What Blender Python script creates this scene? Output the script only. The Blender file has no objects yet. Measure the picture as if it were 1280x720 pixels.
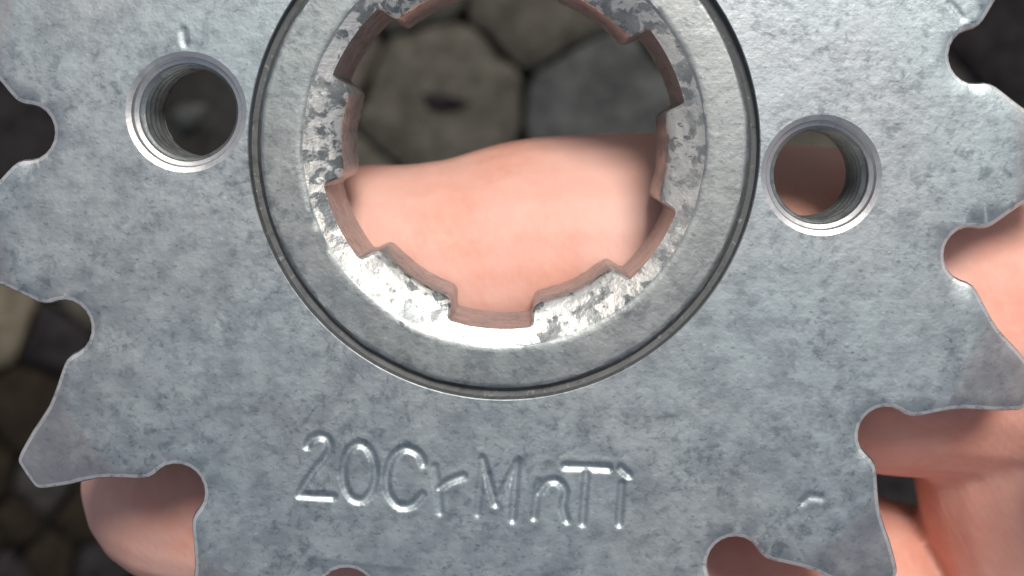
import bpy, bmesh, math, random
import numpy as np
from mathutils import Vector, Matrix
from mathutils.geometry import delaunay_2d_cdt
from mathutils import noise as mnoise

random.seed(7)
C = bpy.context.scene.collection
S = 1.0 / 17000.0            # metres per drawing unit (17 units = 1 mm)
CAMX, CAMY, CAMD = 670.0, 175.0, 1550.0     # where the camera hangs over the part, in drawing units
R = math.radians

# ------------------------------------------------------------------ camera
cam_d = bpy.data.cameras.new('camera'); cam = bpy.data.objects.new('camera', cam_d); C.objects.link(cam)
cam.location = ((CAMX - 640) * S, (360 - CAMY) * S, CAMD * S)
cam_d.sensor_width = 36.0
cam_d.lens = 36.0 * CAMD / 1280.0
cam_d.shift_x = (640 - CAMX) / 1280.0
cam_d.shift_y = (CAMY - 360) / 1280.0
cam_d.clip_start = 0.005; cam_d.clip_end = 100.0
cam_d.dof.use_dof = True
cam_d.dof.focus_distance = CAMD * S
cam_d.dof.aperture_fstop = 36.0
bpy.context.scene.camera = cam

# ------------------------------------------------------------------ daylight
SUN_EL, SUN_AZ = 56.0, 14.0          # elevation; azimuth clockwise from the top of the picture
world = bpy.data.worlds.new('World'); bpy.context.scene.world = world
world.use_nodes = True
wn = world.node_tree; wn.nodes.clear()
wo = wn.nodes.new('ShaderNodeOutputWorld'); wb = wn.nodes.new('ShaderNodeBackground')
sky = wn.nodes.new('ShaderNodeTexSky'); sky.sky_type = 'NISHITA'; sky.sun_disc = False
sky.sun_elevation = R(SUN_EL); sky.sun_rotation = R(SUN_AZ)
sky.air_density = 1.0; sky.dust_density = 3.0; sky.ozone_density = 1.0
wb.inputs['Strength'].default_value = 0.05
hs = wn.nodes.new('ShaderNodeHueSaturation'); hs.inputs['Saturation'].default_value = 0.65     # thin milky cloud
wn.links.new(sky.outputs[0], hs.inputs['Color']); wn.links.new(hs.outputs[0], wb.inputs[0]); wn.links.new(wb.outputs[0], wo.inputs[0])
sun_d = bpy.data.lights.new('sun', 'SUN'); sun = bpy.data.objects.new('sun', sun_d); C.objects.link(sun)
sun_d.energy = 2.2; sun_d.angle = R(17); sun_d.color = (1.0, 0.95, 0.88)
sd = Vector((math.sin(R(SUN_AZ)) * math.cos(R(SUN_EL)), math.cos(R(SUN_AZ)) * math.cos(R(SUN_EL)), math.sin(R(SUN_EL))))
sun.rotation_euler = sd.to_track_quat('Z', 'Y').to_euler()
sun.location = sd * 3
vs = bpy.context.scene.view_settings
vs.view_transform = 'Standard'; vs.look = 'None'; vs.gamma = 1.0; vs.use_curve_mapping = False
vs.exposure = 0.62

# ------------------------------------------------------------------ helpers
def W(x, y, z=0.0):
    """drawing units (x right, y down, z up) -> metres"""
    return Vector(((x - 640) * S, (360 - y) * S, z * S))
def U(x, y, z):
    """point at height z that stands behind place (x, y) of the front face as seen in the photograph -> drawing units"""
    k = (CAMD - z) / CAMD
    return (CAMX + (x - CAMX) * k, CAMY + (y - CAMY) * k, z)

def obj(name, me, mats=(), parent=None):
    o = bpy.data.objects.new(name, me); C.objects.link(o)
    for m in (mats if isinstance(mats, (list, tuple)) else (mats,)):
        if m.name not in [x.name for x in me.materials if x]: me.materials.append(m)
    if parent: o.parent = parent
    return o
def mesh(name, verts, faces, sharp=None, smooth=True):
    me = bpy.data.meshes.new(name); me.from_pydata([tuple(v) for v in verts], [], faces); me.update()
    if smooth:
        me.polygons.foreach_set('use_smooth', [True] * len(me.polygons))
        if sharp: me.set_sharp_from_angle(angle=R(sharp))
    return me

class NT:
    def __init__(s, name):
        s.m = bpy.data.materials.new(name); s.m.use_nodes = True; s.t = s.m.node_tree; s.t.nodes.clear()
        s.out = s.n('ShaderNodeOutputMaterial'); s.b = s.n('ShaderNodeBsdfPrincipled')
        s.l(s.b.outputs[0], s.out.inputs[0])
        tc = s.n('ShaderNodeTexCoord'); mp = s.n('ShaderNodeVectorMath'); mp.operation = 'SCALE'
        s.l(tc.outputs['Object'], mp.inputs[0]); mp.inputs['Scale'].default_value = 170.0   # one texture unit = 100 drawing units
        s.v = mp.outputs[0]
    def n(s, k): return s.t.nodes.new(k)
    def l(s, a, b): s.t.links.new(a, b)
    def noise(s, scale, detail=3, rough=0.55, vec=None, off=0.0, dist=0.0, stretch=None):
        v = vec or s.v
        if off or stretch:
            mp = s.n('ShaderNodeMapping'); s.l(v, mp.inputs[0]); mp.inputs['Location'].default_value = (off, off * .7, off * .3)
            if stretch:
                mp.inputs['Scale'].default_value = stretch[:3]; mp.inputs['Rotation'].default_value = (0, 0, R(stretch[3]))
            v = mp.outputs[0]
        t = s.n('ShaderNodeTexNoise'); s.l(v, t.inputs['Vector'])
        t.inputs['Scale'].default_value = scale; t.inputs['Detail'].default_value = detail
        t.inputs['Roughness'].default_value = rough; t.inputs['Distortion'].default_value = dist
        return t.outputs['Fac']
    def ramp(s, fac, a, b, lo=0.0, hi=1.0):
        r = s.n('ShaderNodeMapRange'); r.interpolation_type = 'SMOOTHSTEP'
        s.l(fac, r.inputs[0]); r.inputs[1].default_value = a; r.inputs[2].default_value = b
        r.inputs[3].default_value = lo; r.inputs[4].default_value = hi
        return r.outputs[0]
    def mul(s, a, b, op='MULTIPLY'):
        m = s.n('ShaderNodeMath'); m.operation = op
        for i, x in enumerate((a, b)):
            if isinstance(x, (int, float)): m.inputs[i].default_value = x
            else: s.l(x, m.inputs[i])
        return m.outputs[0]
    def mix(s, fac, a, b):
        m = s.n('ShaderNodeMix'); m.data_type = 'RGBA'
        if isinstance(fac, (int, float)): m.inputs[0].default_value = fac
        else: s.l(fac, m.inputs[0])
        for i, x in ((6, a), (7, b)):
            if isinstance(x, tuple): m.inputs[i].default_value = (*x, 1)
            else: s.l(x, m.inputs[i])
        return m.outputs[2]
    def bump(s, h, dist, strength=1.0, normal=None):
        b = s.n('ShaderNodeBump'); s.l(h, b.inputs['Height']); b.inputs['Distance'].default_value = dist
        b.inputs['Strength'].default_value = strength
        if normal: s.l(normal, b.inputs['Normal'])
        return b.outputs[0]
    def set(s, **k):
        for a, x in k.items():
            i = s.b.inputs[a.replace('_', ' ')]
            if isinstance(x, tuple): i.default_value = (*x, 1) if len(x) == 3 and i.type == 'RGBA' else x
            elif isinstance(x, (int, float)): i.default_value = x
            else: s.l(x, i)

def metal(name, base, dark, tint, spot=0.58, rough=(0.40, 0.54), bumpk=1.0, metallic=0.88, lo=0.33, hi=0.52, sc=7.5, pm=(0.75, 0.2)):
    t = NT(name)
    patch = t.ramp(t.noise(0.9, 3, 0.6, off=3.1), 0.36, 0.64)
    spots = t.ramp(t.noise(sc, 5, 0.62, off=9.0, dist=0.4), hi, lo)
    fleck = t.ramp(t.noise(sc * 1.9, 3, 0.6, off=19.0, stretch=(0.8, 1.25, 1, 30)), 0.40, 0.31)
    k = t.mul(t.mul(spots, t.mul(t.mul(patch, pm[0]), pm[1], 'ADD')), spot)
    k2 = t.mul(fleck, spot * 0.75)
    cloud = t.ramp(t.noise(0.42, 2, 0.5, off=21.0), 0.38, 0.62)
    c = t.mix(t.mul(cloud, 0.45), base, tint)
    c = t.mix(t.ramp(t.noise(0.8, 5, 0.62, off=31.0), 0.35, 0.72, 0.0, 0.12), c, dark)
    grind = t.noise(3.0, 4, 0.7, off=12.0, stretch=(0.16, 3.2, 1, 24))
    c = t.mix(t.ramp(grind, 0.40, 0.75, 0.0, 0.08), c, dark)
    c = t.mix(k2, c, dark); c = t.mix(k, c, dark)
    glint = t.ramp(t.noise(13.0, 2, 0.5, off=40.0), 0.62, 0.74)
    c = t.mix(t.mul(glint, 0.16), c, (0.85, 0.9, 0.92))
    ro = t.ramp(t.noise(3.0, 3, 0.6, off=14.0), 0.3, 0.7, rough[0], rough[1])
    fine = t.noise(11.0, 3, 0.55, off=2.0); mid = t.noise(2.4, 2, 0.5, off=6.0)
    h = t.mul(t.mul(t.mul(fine, 0.32), t.mul(mid, 0.55), 'ADD'), t.mul(grind, 0.07), 'ADD')
    t.set(Base_Color=c, Metallic=metallic, Roughness=ro, Normal=t.bump(h, 1.5e-4 * bumpk, 0.5))
    return t.m

M_plate = metal('grey steel', (0.405, 0.465, 0.485), (0.12, 0.155, 0.175), (0.45, 0.45, 0.465))
M_groove = metal('groove shade', (0.12, 0.13, 0.135), (0.04, 0.044, 0.046), (0.11, 0.11, 0.11), metallic=0.2, rough=(0.65, 0.8))  # shade of the groove painted into its steel as a dark matte colour
M_hub = metal('hub steel', (0.35, 0.385, 0.385), (0.13, 0.155, 0.165), (0.375, 0.37, 0.36), spot=0.6)
M_tooth = metal('tooth steel', (0.45, 0.47, 0.48), (0.20, 0.22, 0.24), (0.50, 0.475, 0.47), spot=0.45)
M_cone = metal('machined steel', (0.70, 0.70, 0.67), (0.19, 0.205, 0.21), (0.72, 0.66, 0.59), spot=1.15, rough=(0.40, 0.54), bumpk=2.6, metallic=0.75, lo=0.44, hi=0.53, sc=4.2, pm=(0.5, 0.5))
M_edge = metal('worn edge steel', (0.66, 0.67, 0.67), (0.26, 0.27, 0.28), (0.68, 0.62, 0.60), spot=0.9, rough=(0.34, 0.46), metallic=0.7)
M_bore = metal('bore steel', (0.42, 0.42, 0.425), (0.14, 0.135, 0.13), (0.40, 0.35, 0.31), spot=0.9, metallic=0.6, rough=(0.3, 0.45))
M_thread = metal('thread steel', (0.72, 0.72, 0.72), (0.3, 0.3, 0.3), (0.70, 0.68, 0.66), spot=0.3, rough=(0.36, 0.48), bumpk=0.8)

# ------------------------------------------------------------------ ground of dark paving stones far below the hand
GZ = -0.80 / S
def ground_mat(name, col, col2):
    t = NT(name)
    c = t.mix(t.ramp(t.noise(0.35, 6, 0.7, off=random.uniform(0, 50)), 0.33, 0.68), tuple(x * 0.72 for x in col), tuple(x * 1.22 for x in col2))
    c = t.mix(t.ramp(t.noise(0.6, 3, 0.6, off=3), 0.52, 0.72, 0, 0.6), c, tuple(x * 0.45 for x in col))
    t.set(Base_Color=c, Roughness=0.9, Normal=t.bump(t.noise(1.2, 5, 0.6), 4e-3, 0.6)); t.b.inputs['Specular IOR Level'].default_value = 0.12
    return t.m
M_soil = ground_mat('dark soil', (0.010, 0.009, 0.008), (0.022, 0.018, 0.014))
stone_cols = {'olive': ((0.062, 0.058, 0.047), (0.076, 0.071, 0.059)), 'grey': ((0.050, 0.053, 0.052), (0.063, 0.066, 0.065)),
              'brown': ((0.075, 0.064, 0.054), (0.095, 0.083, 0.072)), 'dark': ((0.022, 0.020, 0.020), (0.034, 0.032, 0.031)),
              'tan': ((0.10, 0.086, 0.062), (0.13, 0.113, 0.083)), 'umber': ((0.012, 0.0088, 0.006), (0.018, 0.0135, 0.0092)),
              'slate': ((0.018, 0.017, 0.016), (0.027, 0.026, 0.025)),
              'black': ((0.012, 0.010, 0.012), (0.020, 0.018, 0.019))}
M_stone = {k: ground_mat(k + ' stone', *v) for k, v in stone_cols.items()}

gs = 20.0
ground = obj('ground', mesh('ground', [(-gs, -gs, 0), (gs, -gs, 0), (gs, gs, 0), (-gs, gs, 0)], [(0, 1, 2, 3)]), M_soil)
ground.location = (0, 0, GZ * S - 0.035); ground['kind'] = 'structure'; ground['label'] = 'dark soil under blurred crazy paving below the hand'

# stones: seeds are where each stone's middle shows in the photograph, carried down to the ground
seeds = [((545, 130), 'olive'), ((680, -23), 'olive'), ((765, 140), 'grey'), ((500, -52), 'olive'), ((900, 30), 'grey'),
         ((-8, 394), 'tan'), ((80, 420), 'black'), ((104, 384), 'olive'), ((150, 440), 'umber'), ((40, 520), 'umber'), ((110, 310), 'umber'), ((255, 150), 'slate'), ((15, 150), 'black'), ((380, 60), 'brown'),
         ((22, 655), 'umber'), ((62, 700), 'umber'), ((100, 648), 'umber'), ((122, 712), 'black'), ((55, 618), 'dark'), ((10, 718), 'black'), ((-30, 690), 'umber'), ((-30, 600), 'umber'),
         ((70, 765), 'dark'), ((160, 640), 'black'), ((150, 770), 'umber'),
         ((1275, 50), 'black'), ((1120, 595), 'black'), ((1010, 150), 'olive'), ((1160, 150), 'dark'), ((420, 260), 'olive')]  # second black stone added to darken the gap between index and middle finger
for _ in range(4000):
    p = (random.uniform(-700, 2000), random.uniform(-700, 1400))
    if all(math.hypot(p[0] - q[0], p[1] - q[1]) > 185 for q, _c in seeds): seeds.append((p, random.choice(['olive', 'grey', 'brown', 'dark'])))
def clip(poly, mid, nrm):
    out = []
    for i in range(len(poly)):
        a, b = poly[i], poly[(i + 1) % len(poly)]
        da = (a[0] - mid[0]) * nrm[0] + (a[1] - mid[1]) * nrm[1]; db = (b[0] - mid[0]) * nrm[0] + (b[1] - mid[1]) * nrm[1]
        if da <= 0: out.append(a)
        if da * db < 0:
            k = da / (da - db); out.append((a[0] + (b[0] - a[0]) * k, a[1] + (b[1] - a[1]) * k))
    return out
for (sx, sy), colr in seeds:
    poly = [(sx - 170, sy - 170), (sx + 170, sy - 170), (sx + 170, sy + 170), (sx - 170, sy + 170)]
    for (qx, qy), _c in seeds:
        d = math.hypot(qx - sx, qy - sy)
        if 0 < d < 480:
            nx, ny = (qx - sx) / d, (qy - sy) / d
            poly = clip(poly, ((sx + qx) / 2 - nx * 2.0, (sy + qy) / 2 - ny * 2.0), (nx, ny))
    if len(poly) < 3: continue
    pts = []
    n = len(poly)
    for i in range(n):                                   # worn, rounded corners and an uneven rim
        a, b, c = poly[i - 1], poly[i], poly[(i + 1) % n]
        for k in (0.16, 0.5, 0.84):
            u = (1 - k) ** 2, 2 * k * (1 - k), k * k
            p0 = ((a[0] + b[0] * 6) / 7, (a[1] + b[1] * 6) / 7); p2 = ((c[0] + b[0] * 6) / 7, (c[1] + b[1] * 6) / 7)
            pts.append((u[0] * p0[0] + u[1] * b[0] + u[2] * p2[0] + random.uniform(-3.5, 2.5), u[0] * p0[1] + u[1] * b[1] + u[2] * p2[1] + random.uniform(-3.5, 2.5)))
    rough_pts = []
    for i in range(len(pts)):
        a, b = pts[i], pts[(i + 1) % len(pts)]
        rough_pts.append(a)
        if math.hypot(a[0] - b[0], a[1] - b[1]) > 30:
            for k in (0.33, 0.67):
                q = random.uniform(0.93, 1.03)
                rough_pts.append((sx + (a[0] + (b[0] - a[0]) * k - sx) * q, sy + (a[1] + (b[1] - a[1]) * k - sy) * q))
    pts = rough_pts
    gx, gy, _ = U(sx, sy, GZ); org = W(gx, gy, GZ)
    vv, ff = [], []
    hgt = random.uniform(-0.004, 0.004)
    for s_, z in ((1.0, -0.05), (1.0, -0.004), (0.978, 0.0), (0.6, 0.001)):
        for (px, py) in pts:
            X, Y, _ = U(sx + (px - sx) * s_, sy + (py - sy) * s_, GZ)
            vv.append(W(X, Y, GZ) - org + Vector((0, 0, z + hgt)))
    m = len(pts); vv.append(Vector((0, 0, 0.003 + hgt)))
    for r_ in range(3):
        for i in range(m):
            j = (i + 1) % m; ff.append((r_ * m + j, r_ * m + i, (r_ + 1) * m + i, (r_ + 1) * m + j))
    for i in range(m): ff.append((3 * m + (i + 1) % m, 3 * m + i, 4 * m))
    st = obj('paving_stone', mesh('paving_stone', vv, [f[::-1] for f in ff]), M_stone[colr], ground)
    st.location = org - ground.location
# a scrap lying on the stone seen through the bore
def pebble(x, y, rx, ry, rot, mat, name, label, cat):
    X, Y, _ = U(x, y, GZ); org = W(X, Y, GZ); vv, ff = [], []
    k = (CAMD - GZ) / CAMD * S
    for i in range(6):
        ph = math.pi * i / 10
        for j in range(18):
            th = 2 * math.pi * j / 18
            q = 1 + 0.14 * math.sin(3 * th + 1) + 0.08 * math.sin(5 * th)
            vv.append((rx * k * q * math.cos(th) * math.cos(ph), ry * k * q * math.sin(th) * math.cos(ph), 0.012 * math.sin(ph)))
    for i in range(5):
        for j in range(18): ff.append((i * 18 + j, i * 18 + (j + 1) % 18, (i + 1) * 18 + (j + 1) % 18, (i + 1) * 18 + j))
    ff.append(tuple(range(90, 108)))
    o = obj(name, mesh(name, vv, ff), mat); o.location = org + Vector((0, 0, 0.001)); o.rotation_euler = (0, 0, R(rot))
    o['label'] = label; o['category'] = cat
pebble(555, 128, 30, 12, -8, M_stone['black'], 'pebble', 'small black pebble on the olive paving stone seen through the bore', 'pebble')

pebble(238, 146, 22, 18, 20, M_stone['grey'], 'pebble', 'pale grey pebble on the dark stone seen through the left threaded hole', 'pebble')

# ------------------------------------------------------------------ sprocket
CX, CY = 630.0, 180.0
TX, TY = 632.0, 180.0                 # tooth circle centre as measured
sprocket = bpy.data.objects.new('sprocket', None); C.objects.link(sprocket)
sprocket.location = W(CX, CY, 0); sprocket.empty_display_size = 0.01
sprocket['label'] = 'grey steel chain sprocket with splined bore and stamped lettering, held over a hand'
sprocket['category'] = 'sprocket'
def L(x, y, z=0.0): return ((x - CX) * S, (CY - y) * S, z * S)

PT, HT = 105.0, 165.0                 # thickness of the toothed plate and of the hub
HALF = [(566.0, 0), (567.2, 9), (571, 18), (577, 25.5), (585, 31), (593.5, 33.2), (603, 34.2), (611, 37), (617, 41.5), (624, 49), (633, 59.5), (645, 72.5), (657, 83), (672, 93), (690, 104), (706, 115.5), (714, 121.5), (719.5, 126), (723, 130.5), (724.5, 135)]
def outline(inset=0.0):
    base = []
    for k in range(15):
        ca = R(13.4 + 24 * k); u = (math.cos(ca), math.sin(ca)); v = (-u[1], u[0])
        prof = [(a, -b) for a, b in reversed(HALF[1:])] + HALF
        for a, b in prof: base.append((TX + a * u[0] + b * v[0], TY + a * u[1] + b * v[1]))
        ta = ca + R(12)
        base.append((TX + 737.5 * math.cos(ta), TY + 737.5 * math.sin(ta)))
    if not inset: return base
    n = len(base); out = []
    for i in range(n):
        a, b, c = base[i - 1], base[i], base[(i + 1) % n]
        t1 = Vector((b[0] - a[0], b[1] - a[1])).normalized(); t2 = Vector((c[0] - b[0], c[1] - b[1])).normalized()
        t = (t1 + t2).normalized(); nrm = Vector((-t.y, t.x))     # runs clockwise on the page with y down: inner side
        out.append((b[0] + nrm.x * inset, b[1] + nrm.y * inset))
    return out
BEV = 6.5
out0 = outline(); out1 = outline(BEV)
NO = len(out0)
def inside(poly, x, y):
    r = False; j = len(poly) - 1
    for i in range(len(poly)):
        xi, yi = poly[i]; xj, yj = poly[j]
        if (yi > y) != (yj > y) and x < (xj - xi) * (y - yi) / (yj - yi) + xi: r = not r
        j = i
    return r

# stamped lettering: strokes read off the photograph (points, depth)
def Z(p): return (340 + p[0] / 2.4615, 500 + p[1] / 2.4615)
def ell(cx, cy, rx, ry, a0, a1, n=16): return [(cx + rx * math.cos(R(a0 + (a1 - a0) * i / n)), cy + ry * math.sin(R(a0 + (a1 - a0) * i / n))) for i in range(n + 1)]
STROKES = [
    ([(108, 142), (118, 122), (146, 110), (170, 120), (178, 146), (165, 175), (128, 220), (88, 284)], 1.0), ([(84, 292), (186, 298)], 1.0),
    (ell(268, 222, 50, 88, -200, 160, 26), 0.9),
    ([(466, 196), (452, 166), (412, 148), (374, 172), (354, 225), (358, 285), (392, 326), (432, 322), (462, 292)], 1.0),
    ([(500, 205), (510, 270), (518, 345)], 0.55), ([(513, 272), (545, 250), (588, 234)], 1.0),
    ([(632, 350), (648, 182)], 0.55), ([(648, 182), (688, 318)], 1.0), ([(688, 318), (758, 188)], 0.7), ([(754, 192), (740, 368)], 0.9),
    ([(820, 256), (806, 362)], 0.7), ([(818, 290), (846, 256), (880, 254), (902, 285), (896, 330), (906, 374)], 1.0),
    ([(902, 208), (1036, 217)], 1.1), ([(968, 218), (955, 384)], 0.9),
    ([(1076, 268), (1068, 388)], 0.9), ([(1074, 218), (1097, 239)], 1.1)]
def flow(p):
    if len(p) < 3: return p
    out = []
    for i in range(len(p) - 1):
        p0, p1, p2, p3 = (np.array(p[j], float) for j in (max(i - 1, 0), i, i + 1, min(i + 2, len(p) - 1)))
        for t in (0, .25, .5, .75): out.append(tuple(0.5 * (2 * p1 + (p2 - p0) * t + (2 * p0 - 5 * p1 + 4 * p2 - p3) * t * t + (3 * p1 - p0 - 3 * p2 + p3) * t ** 3)))
    return out + [p[-1]]
STROKES = [([Z((a, b - max(0, a - 700) * 0.022)) for a, b in (flow(s) if len(s) < 12 else s)], d) for s, d in STROKES]
MARKS = [([(229, 38), (231, 54)], 0.5, 6), ([(1188, 4), (1203, 22)], 0.4, 5.5), ([(1003, 628), (1012, 620), (1026, 622)], 0.4, 6)]
segs = []
for pts, d in STROKES:
    for a, b in zip(pts, pts[1:]): segs.append((a, b, d * 2.8, 6.0))
for pts, d, w in MARKS:
    for a, b in zip(pts, pts[1:]): segs.append((a, b, d * 3.0, w))
SA = np.array([s[0] for s in segs]); SB = np.array([s[1] for s in segs]); SD = np.array([s[2] for s in segs]); SW = np.array([s[3] for s in segs])
def relief(x, y):
    ab = SB - SA; t = np.clip(((x - SA[:, 0]) * ab[:, 0] + (y - SA[:, 1]) * ab[:, 1]) / (ab ** 2).sum(1), 0, 1)
    d = np.hypot(x - SA[:, 0] - t * ab[:, 0], y - SA[:, 1] - t * ab[:, 1]) / SW
    if d.min() > 2.4: return 0.0
    cut = np.where(d < 1, SD * (1 - d * d) ** 1.2, 0).max()
    lip = (np.where((d > 0.9) & (d < 2.4), SD * 0.05 * np.sin((np.clip(d, .9, 2.4) - 0.9) / 1.5 * math.pi), 0)).max() if cut <= 0.2 else 0
    return lip - cut

TXT = (366.0, 528.0, 818.0, 690.0)       # the lettered field
HOLES = ((232.5, 140.0), (1027.0, 219.0)); HR = 76.0
GRO = 321.0                               # outer lip of the groove round the hub
verts2, edges2 = [], []
def loop(pts, closed=True):
    b = len(verts2); verts2.extend(Vector(p) for p in pts); n = len(pts)
    edges2.extend((b + i, b + (i + 1) % n) for i in range(n if closed else n - 1))
loop(out1)
def circ(cx, cy, r, n): return [(cx + r * math.cos(2 * math.pi * i / n), cy + r * math.sin(2 * math.pi * i / n)) for i in range(n)]
groove_lip = circ(CX, CY, GRO, 240); loop(groove_lip)
hole_lips = [circ(x, y, HR, 72) for x, y in HOLES]
for h in hole_lips: loop(h)
for k in range(15):                       # where a tooth grows out of the plate, and where its flank bevel starts
    c0 = 13.4 + 24 * k
    loop([(TX + 583 * math.cos(R(c0 + a)), TY + 583 * math.sin(R(c0 + a))) for a in np.linspace(3.6, 20.4, 17)], False)
    loop([(TX + 640 * math.cos(R(c0 + a)), TY + 640 * math.sin(R(c0 + a))) for a in np.linspace(7.0, 17.0, 9)], False)
loop([(TXT[0], TXT[1]), (TXT[2], TXT[1]), (TXT[2], TXT[3]), (TXT[0], TXT[3])])
def free(x, y, m):
    if math.hypot(x - CX, y - CY) < GRO + m: return False
    if any(math.hypot(x - a, y - b) < HR + m for a, b in HOLES): return False
    r = math.hypot(x - TX, y - TY)
    if r < 555: return True
    return r < 730 and inside(out1, x, y) and min((x - p[0]) ** 2 + (y - p[1]) ** 2 for p in out1) > m * m
pts = []
for y in np.arange(TXT[1] + 1.5, TXT[3], 2.0):
    for x in np.arange(TXT[0] + 1.5, TXT[2], 2.0): pts.append((x + random.uniform(-.1, .1), y + random.uniform(-.1, .1)))
for m_pts, d, w in MARKS:
    mx, my = np.mean([p[0] for p in m_pts]), np.mean([p[1] for p in m_pts])
    if TXT[0] - 2 < mx < TXT[2] + 2 and TXT[1] < my < TXT[3]: continue
    for y in np.arange(my - 26, my + 26, 2.5):
        for x in np.arange(mx - 26, mx + 26, 2.5):
            if free(x, y, 3): pts.append((x + random.uniform(-.1, .1), y + random.uniform(-.1, .1)))
for y in np.arange(-560, 930, 22.0):
    for x in np.arange(-110, 1390, 22.0):
        if TXT[0] - 8 < x < TXT[2] + 8 and TXT[1] - 8 < y < TXT[3] + 8: continue
        jx, jy = x + random.uniform(-4, 4), y + random.uniform(-4, 4)
        if free(jx, jy, 8): pts.append((jx, jy))
verts2.extend(Vector(p) for p in pts)
cv, ce, cf, _a, _b, _c = delaunay_2d_cdt(verts2, edges2, [], 0, 1e-5)
tan_b = math.tan(R(9))
def front_z(x, y):
    r = math.hypot(x - TX, y - TY)
    z = relief(x, y)
    if r > 640: z -= (r - 640) * tan_b
    return z
cz = [front_z(v.x, v.y) for v in cv]
groups = {}
def sector(x, y): return int(((math.degrees(math.atan2(y - TY, x - TX)) - 13.4) % 360) // 24)
def put(key, corner_pts, mat=0):
    g = groups.setdefault(key, ({}, [], [])); ids = []
    for p in corner_pts:
        q = (round(p[0], 3), round(p[1], 3), round(p[2], 3))
        ids.append(g[0].setdefault(q, len(g[0])))
    if len(set(ids)) == len(ids): g[1].append(ids); g[2].append(mat)
for f in cf:
    x = sum(cv[i].x for i in f) / len(f); y = sum(cv[i].y for i in f) / len(f)
    r = math.hypot(x - TX, y - TY)
    if math.hypot(x - CX, y - CY) < GRO - 0.2: continue
    if any(math.hypot(x - a, y - b) < HR - 0.2 for a, b in HOLES): continue
    if r > 560 and not inside(out1, x, y): continue
    if TXT[0] < x < TXT[2] and TXT[1] < y < TXT[3]: key = 'lettering'
    elif r > 583: key = ('tooth', sector(x, y))
    else: key = 'plate'
    P = [(cv[i].x, cv[i].y, cz[i]) for i in f]
    area = sum(P[i][0] * P[(i + 1) % len(P)][1] - P[(i + 1) % len(P)][0] * P[i][1] for i in range(len(P)))
    put(key, P if area < 0 else P[::-1])
def okey(p): return ('tooth', sector(*p)) if math.hypot(p[0] - TX, p[1] - TY) > 583 else 'plate'
out2 = outline(BEV * 0.3)
for i in range(NO):                       # rounded edge, wall and back edge
    j = (i + 1) % NO
    mid = ((out0[i][0] + out0[j][0]) / 2, (out0[i][1] + out0[j][1]) / 2); key = okey(mid)
    za, zb = front_z(*out1[i]), front_z(*out1[j])
    rows_i = [(*out1[i], za), (*out2[i], za - BEV * 0.35), (*out0[i], za - BEV * 1.1), (*out0[i], -PT - (za) + BEV), (*out1[i], -PT - za)]
    rows_j = [(*out1[j], zb), (*out2[j], zb - BEV * 0.35), (*out0[j], zb - BEV * 1.1), (*out0[j], -PT - (zb) + BEV), (*out1[j], -PT - zb)]
    for a in range(4): put(key, [rows_i[a + 1], rows_j[a + 1], rows_j[a], rows_i[a]][::-1], 2 if a == 0 else 0)
# back face: plain annular sheet of the plate and the flat back of each tooth
vb, eb = [], []
def loopb(pts_):
    b = len(vb); vb.extend(Vector(p) for p in pts_); n = len(pts_); eb.extend((b + i, b + (i + 1) % n) for i in range(n))
loopb(out1); loopb(circ(CX, CY, GRO, 120))
for x, y in HOLES: loopb(circ(x, y, 58, 48))
bv, be, bf, _a, _b, _c = delaunay_2d_cdt(vb, eb, [], 0, 1e-5)
for f in bf:
    x = sum(bv[i].x for i in f) / len(f); y = sum(bv[i].y for i in f) / len(f)
    if math.hypot(x - CX, y - CY) < GRO - 0.5 or any(math.hypot(x - a, y - b) < 57.5 for a, b in HOLES) or not inside(out1, x, y): continue
    P = []
    for i in f:
        r = math.hypot(bv[i].x - TX, bv[i].y - TY); P.append((bv[i].x, bv[i].y, -PT + max(0, r - 640) * tan_b))
    area = sum(P[i][0] * P[(i + 1) % len(P)][1] - P[(i + 1) % len(P)][0] * P[i][1] for i in range(len(P)))
    put('plate', P if area > 0 else P[::-1])
for key, (vd, fs, fm) in groups.items():
    vl = [L(*q) for q in vd]
    if key == 'plate':
        me = mesh('plate', vl, fs, 28); o = obj('plate', me, [M_plate, M_tooth, M_edge], sprocket)
        for p in me.polygons: p.material_index = fm[p.index]
    elif key == 'lettering': o = obj('stamped_lettering', mesh('stamped_lettering', vl, fs, 60), M_plate, sprocket); o['label'] = 'shallow stamped lettering 20CrMnTi below the hub'
    else:
        me = mesh('tooth', vl, fs, 28); o = obj('tooth', me, [M_plate, M_tooth, M_edge], sprocket)
        for p in me.polygons:
            c_ = p.center
            p.material_index = fm[p.index] or (1 if math.hypot(c_.x / S + CX - TX, c_.y / S) > 638 else 0)

# hub: groove, front ring, conical mouth, bore wall, back boss
def revolve(rows, n=240):
    vv, ff = [], []
    for r, z in rows:
        for i in range(n):
            a = 2 * math.pi * i / n
            w = 0.0
            if 251 < r < 258 or 301 < r < 309:                    # turned lips, worn unevenly
                w = 1.6 * (mnoise.noise((4.0 * math.cos(a) + r, 4.0 * math.sin(a), 1.3)) + 0.6 * mnoise.noise((13.0 * math.cos(a) + r, 13.0 * math.sin(a), 2.1)))
            vv.append(((r + w) * math.cos(a) * S, -(r + w) * math.sin(a) * S, z * S))
    for k in range(len(rows) - 1):
        for i in range(n):
            j = (i + 1) % n; ff.append((k * n + i, k * n + j, (k + 1) * n + j, (k + 1) * n + i))
    return vv, ff
GAPR, TIPR, CONR, TIPZ = 233.0, 207.0, 252.0, -25.0
slope = TIPZ / (CONR - TIPR)
gapz = (CONR - GAPR) * slope
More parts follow.
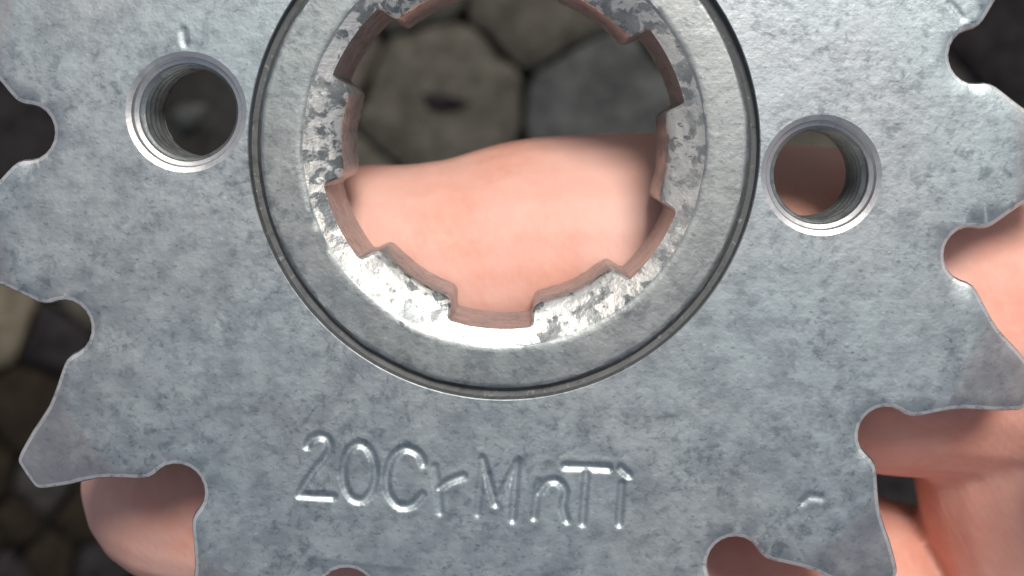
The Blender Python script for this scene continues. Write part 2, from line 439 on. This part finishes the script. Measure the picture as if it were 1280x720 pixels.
rows = [(GRO, 0.0), (319.8, -0.8), (318.0, -12), (311.5, -14), (306.0, -3.2), (304.0, -0.9), (302.0, -0.1), (299, 0), (262, 0), (256.5, -0.2), (254, -0.9), (CONR, -1.9),
        (GAPR, gapz), (GAPR, -HT), (GRO - 3, -HT), (GRO, -HT + 4), (GRO, -PT)]
vv, ff = revolve(rows)
me = mesh('hub', vv, ff, 28)
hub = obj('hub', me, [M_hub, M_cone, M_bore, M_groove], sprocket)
n = 240
for i, p in enumerate(me.polygons):
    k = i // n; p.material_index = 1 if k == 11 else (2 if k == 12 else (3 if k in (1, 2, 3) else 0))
def spline_tooth(a0, a1):
    prof = []
    e = 1.0
    def P(r, a): return (r * math.cos(R(a)), -r * math.sin(R(a)), r)
    ins = [(GAPR, a0), (GAPR - 5, a0 + 0.9), (TIPR + 9, a0 + 1.6), (TIPR + 3.5, a0 + 2.4), (TIPR + 0.8, a0 + 3.6)] + [(TIPR + random.uniform(-0.8, 0.8), a) for a in np.linspace(a0 + 5, a1 - 5, 12)] + [(TIPR + 0.8, a1 - 3.6), (TIPR + 3.5, a1 - 2.4), (TIPR + 9, a1 - 1.6), (GAPR - 5, a1 - 0.9), (GAPR, a1)]
    cr = (GAPR, (a0 + a1) / 2)
    vv, ff = [], []
    m = len(ins)
    outer = [(GAPR, a0 + (a1 - a0) * i / (m - 1)) for i in range(m)]
    def zc(r): return (CONR - r) * slope
    rowsx = [[(r, a, zc(r)) for r, a in outer]]
    rowsx.append([(GAPR + (r - GAPR) * 0.5, 0.5 * (a + b), zc(GAPR + (r - GAPR) * 0.5)) for (r, a), (_r, b) in zip(ins, outer)])
    mids = []
    for (r, a), (_r, b) in zip(ins, outer):
        rr = min(GAPR, r + 2.6); mids.append((rr, a + (b - a) * 0.06 + (0.5 if a < cr[1] - 12 else (-0.5 if a > cr[1] + 12 else 0)) * (1 if rr < GAPR - 1 else 0), zc(rr)))
    rowsx.append(mids)
    rowsx.append([(r, a, zc(r) - 3.0) for r, a in ins])
    rowsx.append([(r, a, -HT) for r, a in ins])
    for row in rowsx:
        for r, a, z in row: vv.append((r * math.cos(R(a)) * S, -r * math.sin(R(a)) * S, z * S))
    for k in range(len(rowsx) - 1):
        for i in range(m - 1): ff.append((k * m + i, k * m + i + 1, (k + 1) * m + i + 1, (k + 1) * m + i))
    me = mesh('spline_tooth', vv, ff, 32)
    o = obj('spline_tooth', me, [M_cone, M_bore], hub)
    for i, p in enumerate(me.polygons): p.material_index = 0 if i < 3 * (m - 1) else 1
for k in range(6):
    c = 94.4 + 60 * k
    spline_tooth(c + 12.3, c + 47.7)

# threaded holes
def threaded(cx, cy):
    rows_n, n = 92, 72; vv, ff = [], []
    P_ = 19.0
    for i in range(n):
        pass
    prof = [(HR, 0.0), (HR - 6.5, -3.0), (HR - 8.5, -9.0), (HR - 13.5, -12.0), (HR - 14, -14.2)]
    rowsx = [[(r, z)] * n for r, z in prof]
    z0 = -14.5
    for k in range(rows_n):
        z = z0 - (PT - 14.5) * k / (rows_n - 1)
        row = []
        for i in range(n):
            ph = ((-z) / P_ + i / n) % 1.0
            tri = abs(ph * 2 - 1)
            fade = min(1.0, k / 4.0)
            row.append((62 - 5.5 * (1 - min(1, max(0, (tri - 0.12) / 0.76))) * fade, z))
        rowsx.append(row)
    for row in rowsx:
        for i, (r, z) in enumerate(row):
            a = 2 * math.pi * i / n; x, y, zz = L(cx + r * math.cos(a), cy + r * math.sin(a), z); vv.append((x, y, zz))
    for k in range(len(rowsx) - 1):
        for i in range(n):
            j = (i + 1) % n; ff.append((k * n + i, k * n + j, (k + 1) * n + j, (k + 1) * n + i))
    me = mesh('threaded_hole', vv, ff, 40); o = obj('threaded_hole', me, [M_thread, M_hub], sprocket)
    for p in me.polygons: p.material_index = 0 if p.index < 5 * n else 1
    return o
for x, y in HOLES: threaded(x, y)

# ------------------------------------------------------------------ hand behind the sprocket
def skin_mat():
    t = NT('skin')
    red = t.ramp(t.noise(0.45, 4, 0.6, off=4.0), 0.36, 0.70)
    c = t.mix(red, (0.765, 0.455, 0.385), (0.70, 0.335, 0.255))
    c = t.mix(t.ramp(t.noise(5.0, 3, 0.6, off=8.0), 0.42, 0.7, 0, 0.25), c, (0.78, 0.49, 0.39))
    h = t.mul(t.mul(t.noise(9.0, 4, 0.6, stretch=(1.6, 0.7, 1, 10)), 0.6), t.mul(t.noise(2.0, 3, 0.5), 0.8), 'ADD')
    wv = t.n('ShaderNodeTexWave'); wv.wave_type = 'BANDS'; wv.bands_direction = 'DIAGONAL'
    t.l(t.v, wv.inputs['Vector']); wv.inputs['Scale'].default_value = 2.6; wv.inputs['Distortion'].default_value = 9.0
    wv.inputs['Detail'].default_value = 1.5; wv.inputs['Detail Scale'].default_value = 0.35; wv.inputs['Detail Roughness'].default_value = 0.4
    h = t.mul(h, t.mul(wv.outputs['Fac'], 0.10), 'ADD')
    t.set(Base_Color=c, Roughness=0.52, Subsurface_Weight=0.35, Subsurface_Radius=(1.0, 0.35, 0.2), Subsurface_Scale=0.0016, Normal=t.bump(h, 1.6e-4, 0.4))
    t.b.inputs['Specular IOR Level'].default_value = 0.35
    return t.m
M_skin = skin_mat()
bm = bmesh.new()
def ball_chain(nodes, seg=24):
    """tapering limb through nodes (x, y, z, r) given in drawing units: rings swept along, closed by round ends"""
    P = [Vector(nd[:3]) for nd in nodes]; rr = [nd[3] for nd in nodes]
    dense, dr = [], []
    for i in range(len(P) - 1):                        # Catmull-Rom
        p0 = P[max(i - 1, 0)]; p1, p2 = P[i], P[i + 1]; p3 = P[min(i + 2, len(P) - 1)]
        for k in range(8):
            t = k / 8
            dense.append(0.5 * ((2 * p1) + (p2 - p0) * t + (2 * p0 - 5 * p1 + 4 * p2 - p3) * t * t + (3 * p1 - p0 - 3 * p2 + p3) * t ** 3))
            dr.append(rr[i] + (rr[i + 1] - rr[i]) * (3 * t * t - 2 * t ** 3))
    dense.append(P[-1]); dr.append(rr[-1])
    d0 = (dense[0] - dense[1]).normalized(); d1 = (dense[-1] - dense[-2]).normalized()
    ringp = [(dense[0] + d0 * dr[0] * math.sin(a), dr[0] * math.cos(a)) for a in (1.5, 1.2, 0.9, 0.6, 0.3)] + list(zip(dense, dr)) + [(dense[-1] + d1 * dr[-1] * math.sin(a), dr[-1] * math.cos(a)) for a in (0.3, 0.6, 0.9, 1.2, 1.5)]
    rings = []
    for i, (c, r) in enumerate(ringp):
        a = ringp[max(i - 1, 0)][0]; b = ringp[min(i + 1, len(ringp) - 1)][0]
        d = (b - a).normalized(); side = d.cross(Vector((0, 0, 1))).normalized(); up = side.cross(d)
        rings.append([bm.verts.new(c + (side * math.cos(2 * math.pi * k / seg) + up * math.sin(2 * math.pi * k / seg) * 0.94) * r) for k in range(seg)])
    for a, b in zip(rings, rings[1:]):
        for k in range(seg): bm.faces.new((a[k], a[(k + 1) % seg], b[(k + 1) % seg], b[k]))
    bm.faces.new(rings[0][::-1]); bm.faces.new(rings[-1])
def F(*nodes):
    """nodes given as seen (x, y, z, apparent radius)"""
    out = []
    for x, y, z, r in nodes:
        X, Y, Zz = U(x, y, z); out.append((X, Y, Zz, r * (CAMD - z) / CAMD))
    return out
# index finger lies straight behind the bore, middle finger below it, ring and little finger below the frame
ball_chain(F((385, 330, -345, 118), (470, 333, -342, 128), (560, 336, -340, 136), (690, 316, -345, 146), (840, 318, -350, 150), (1000, 356, -345, 176), (1110, 380, -335, 208), (1240, 400, -325, 200), (1360, 420, -320, 200)))
ball_chain(F((238, 598, -370, 130), (330, 612, -372, 138), (470, 640, -372, 142), (640, 672, -372, 142), (830, 705, -385, 146), (1020, 752, -430, 146), (1170, 796, -525, 156), (1400, 820, -580, 170)))
ball_chain(F((430, 930, -300, 120), (560, 948, -300, 132), (780, 975, -310, 135), (1000, 1000, -310, 142), (1220, 1030, -310, 155), (1420, 1020, -310, 165)))
ball_chain(F((760, 1220, -310, 105), (900, 1235, -310, 115), (1080, 1250, -320, 120), (1260, 1260, -320, 132), (1460, 1230, -320, 150)))
# palm pads and palm
ball_chain(F((1370, 480, -370, 185), (1352, 590, -362, 204), (1392, 690, -358, 210), (1440, 830, -360, 205), (1470, 1130, -330, 190)))
ball_chain(F((1500, 480, -370, 230), (1560, 800, -380, 260), (1600, 1120, -370, 210)))
ball_chain(F((1700, 500, -380, 240), (1800, 850, -390, 290), (1820, 1130, -380, 220)))
ball_chain(F((1560, 820, -390, 270), (1900, 960, -390, 290), (2200, 1080, -400, 255), (2600, 1240, -420, 265), (3300, 1500, -450, 320), (4200, 1840, -480, 370)))
# thumb closing on the front of the teeth at the right rim, beyond the frame
ball_chain(F((1512, 560, 60, 120), (1585, 560, 75, 138), (1680, 550, 50, 150), (1800, 610, -60, 180), (1870, 700, -230, 220), (1860, 820, -330, 240)))
bmesh.ops.recalc_face_normals(bm, faces=bm.faces)
hx, hy, hz = U(1500, 700, -380)
for v in bm.verts: v.co = Vector(((v.co.x - hx) * S, (hy - v.co.y) * S, (v.co.z - hz) * S))
bmesh.ops.recalc_face_normals(bm, faces=bm.faces)
raw = bpy.data.meshes.new('hand_raw'); bm.to_mesh(raw); bm.free()
tmp = bpy.data.objects.new('hand_raw', raw); C.objects.link(tmp)
rm = tmp.modifiers.new('r', 'REMESH'); rm.mode = 'VOXEL'; rm.voxel_size = 9 * S; rm.use_smooth_shade = True
sm = tmp.modifiers.new('s', 'SMOOTH'); sm.factor = 0.5; sm.iterations = 4
dg = bpy.context.evaluated_depsgraph_get()
hm = bpy.data.meshes.new_from_object(tmp.evaluated_get(dg)); hm.name = 'hand'
bpy.data.objects.remove(tmp); bpy.data.meshes.remove(raw)
hm.materials.clear()
hm.polygons.foreach_set('use_smooth', [True] * len(hm.polygons))
hand = obj('hand', hm, M_skin); hand.location = W(hx, hy, hz)
hand['label'] = 'bare hand, palm towards the camera, fingers behind the grey sprocket'; hand['category'] = 'hand'
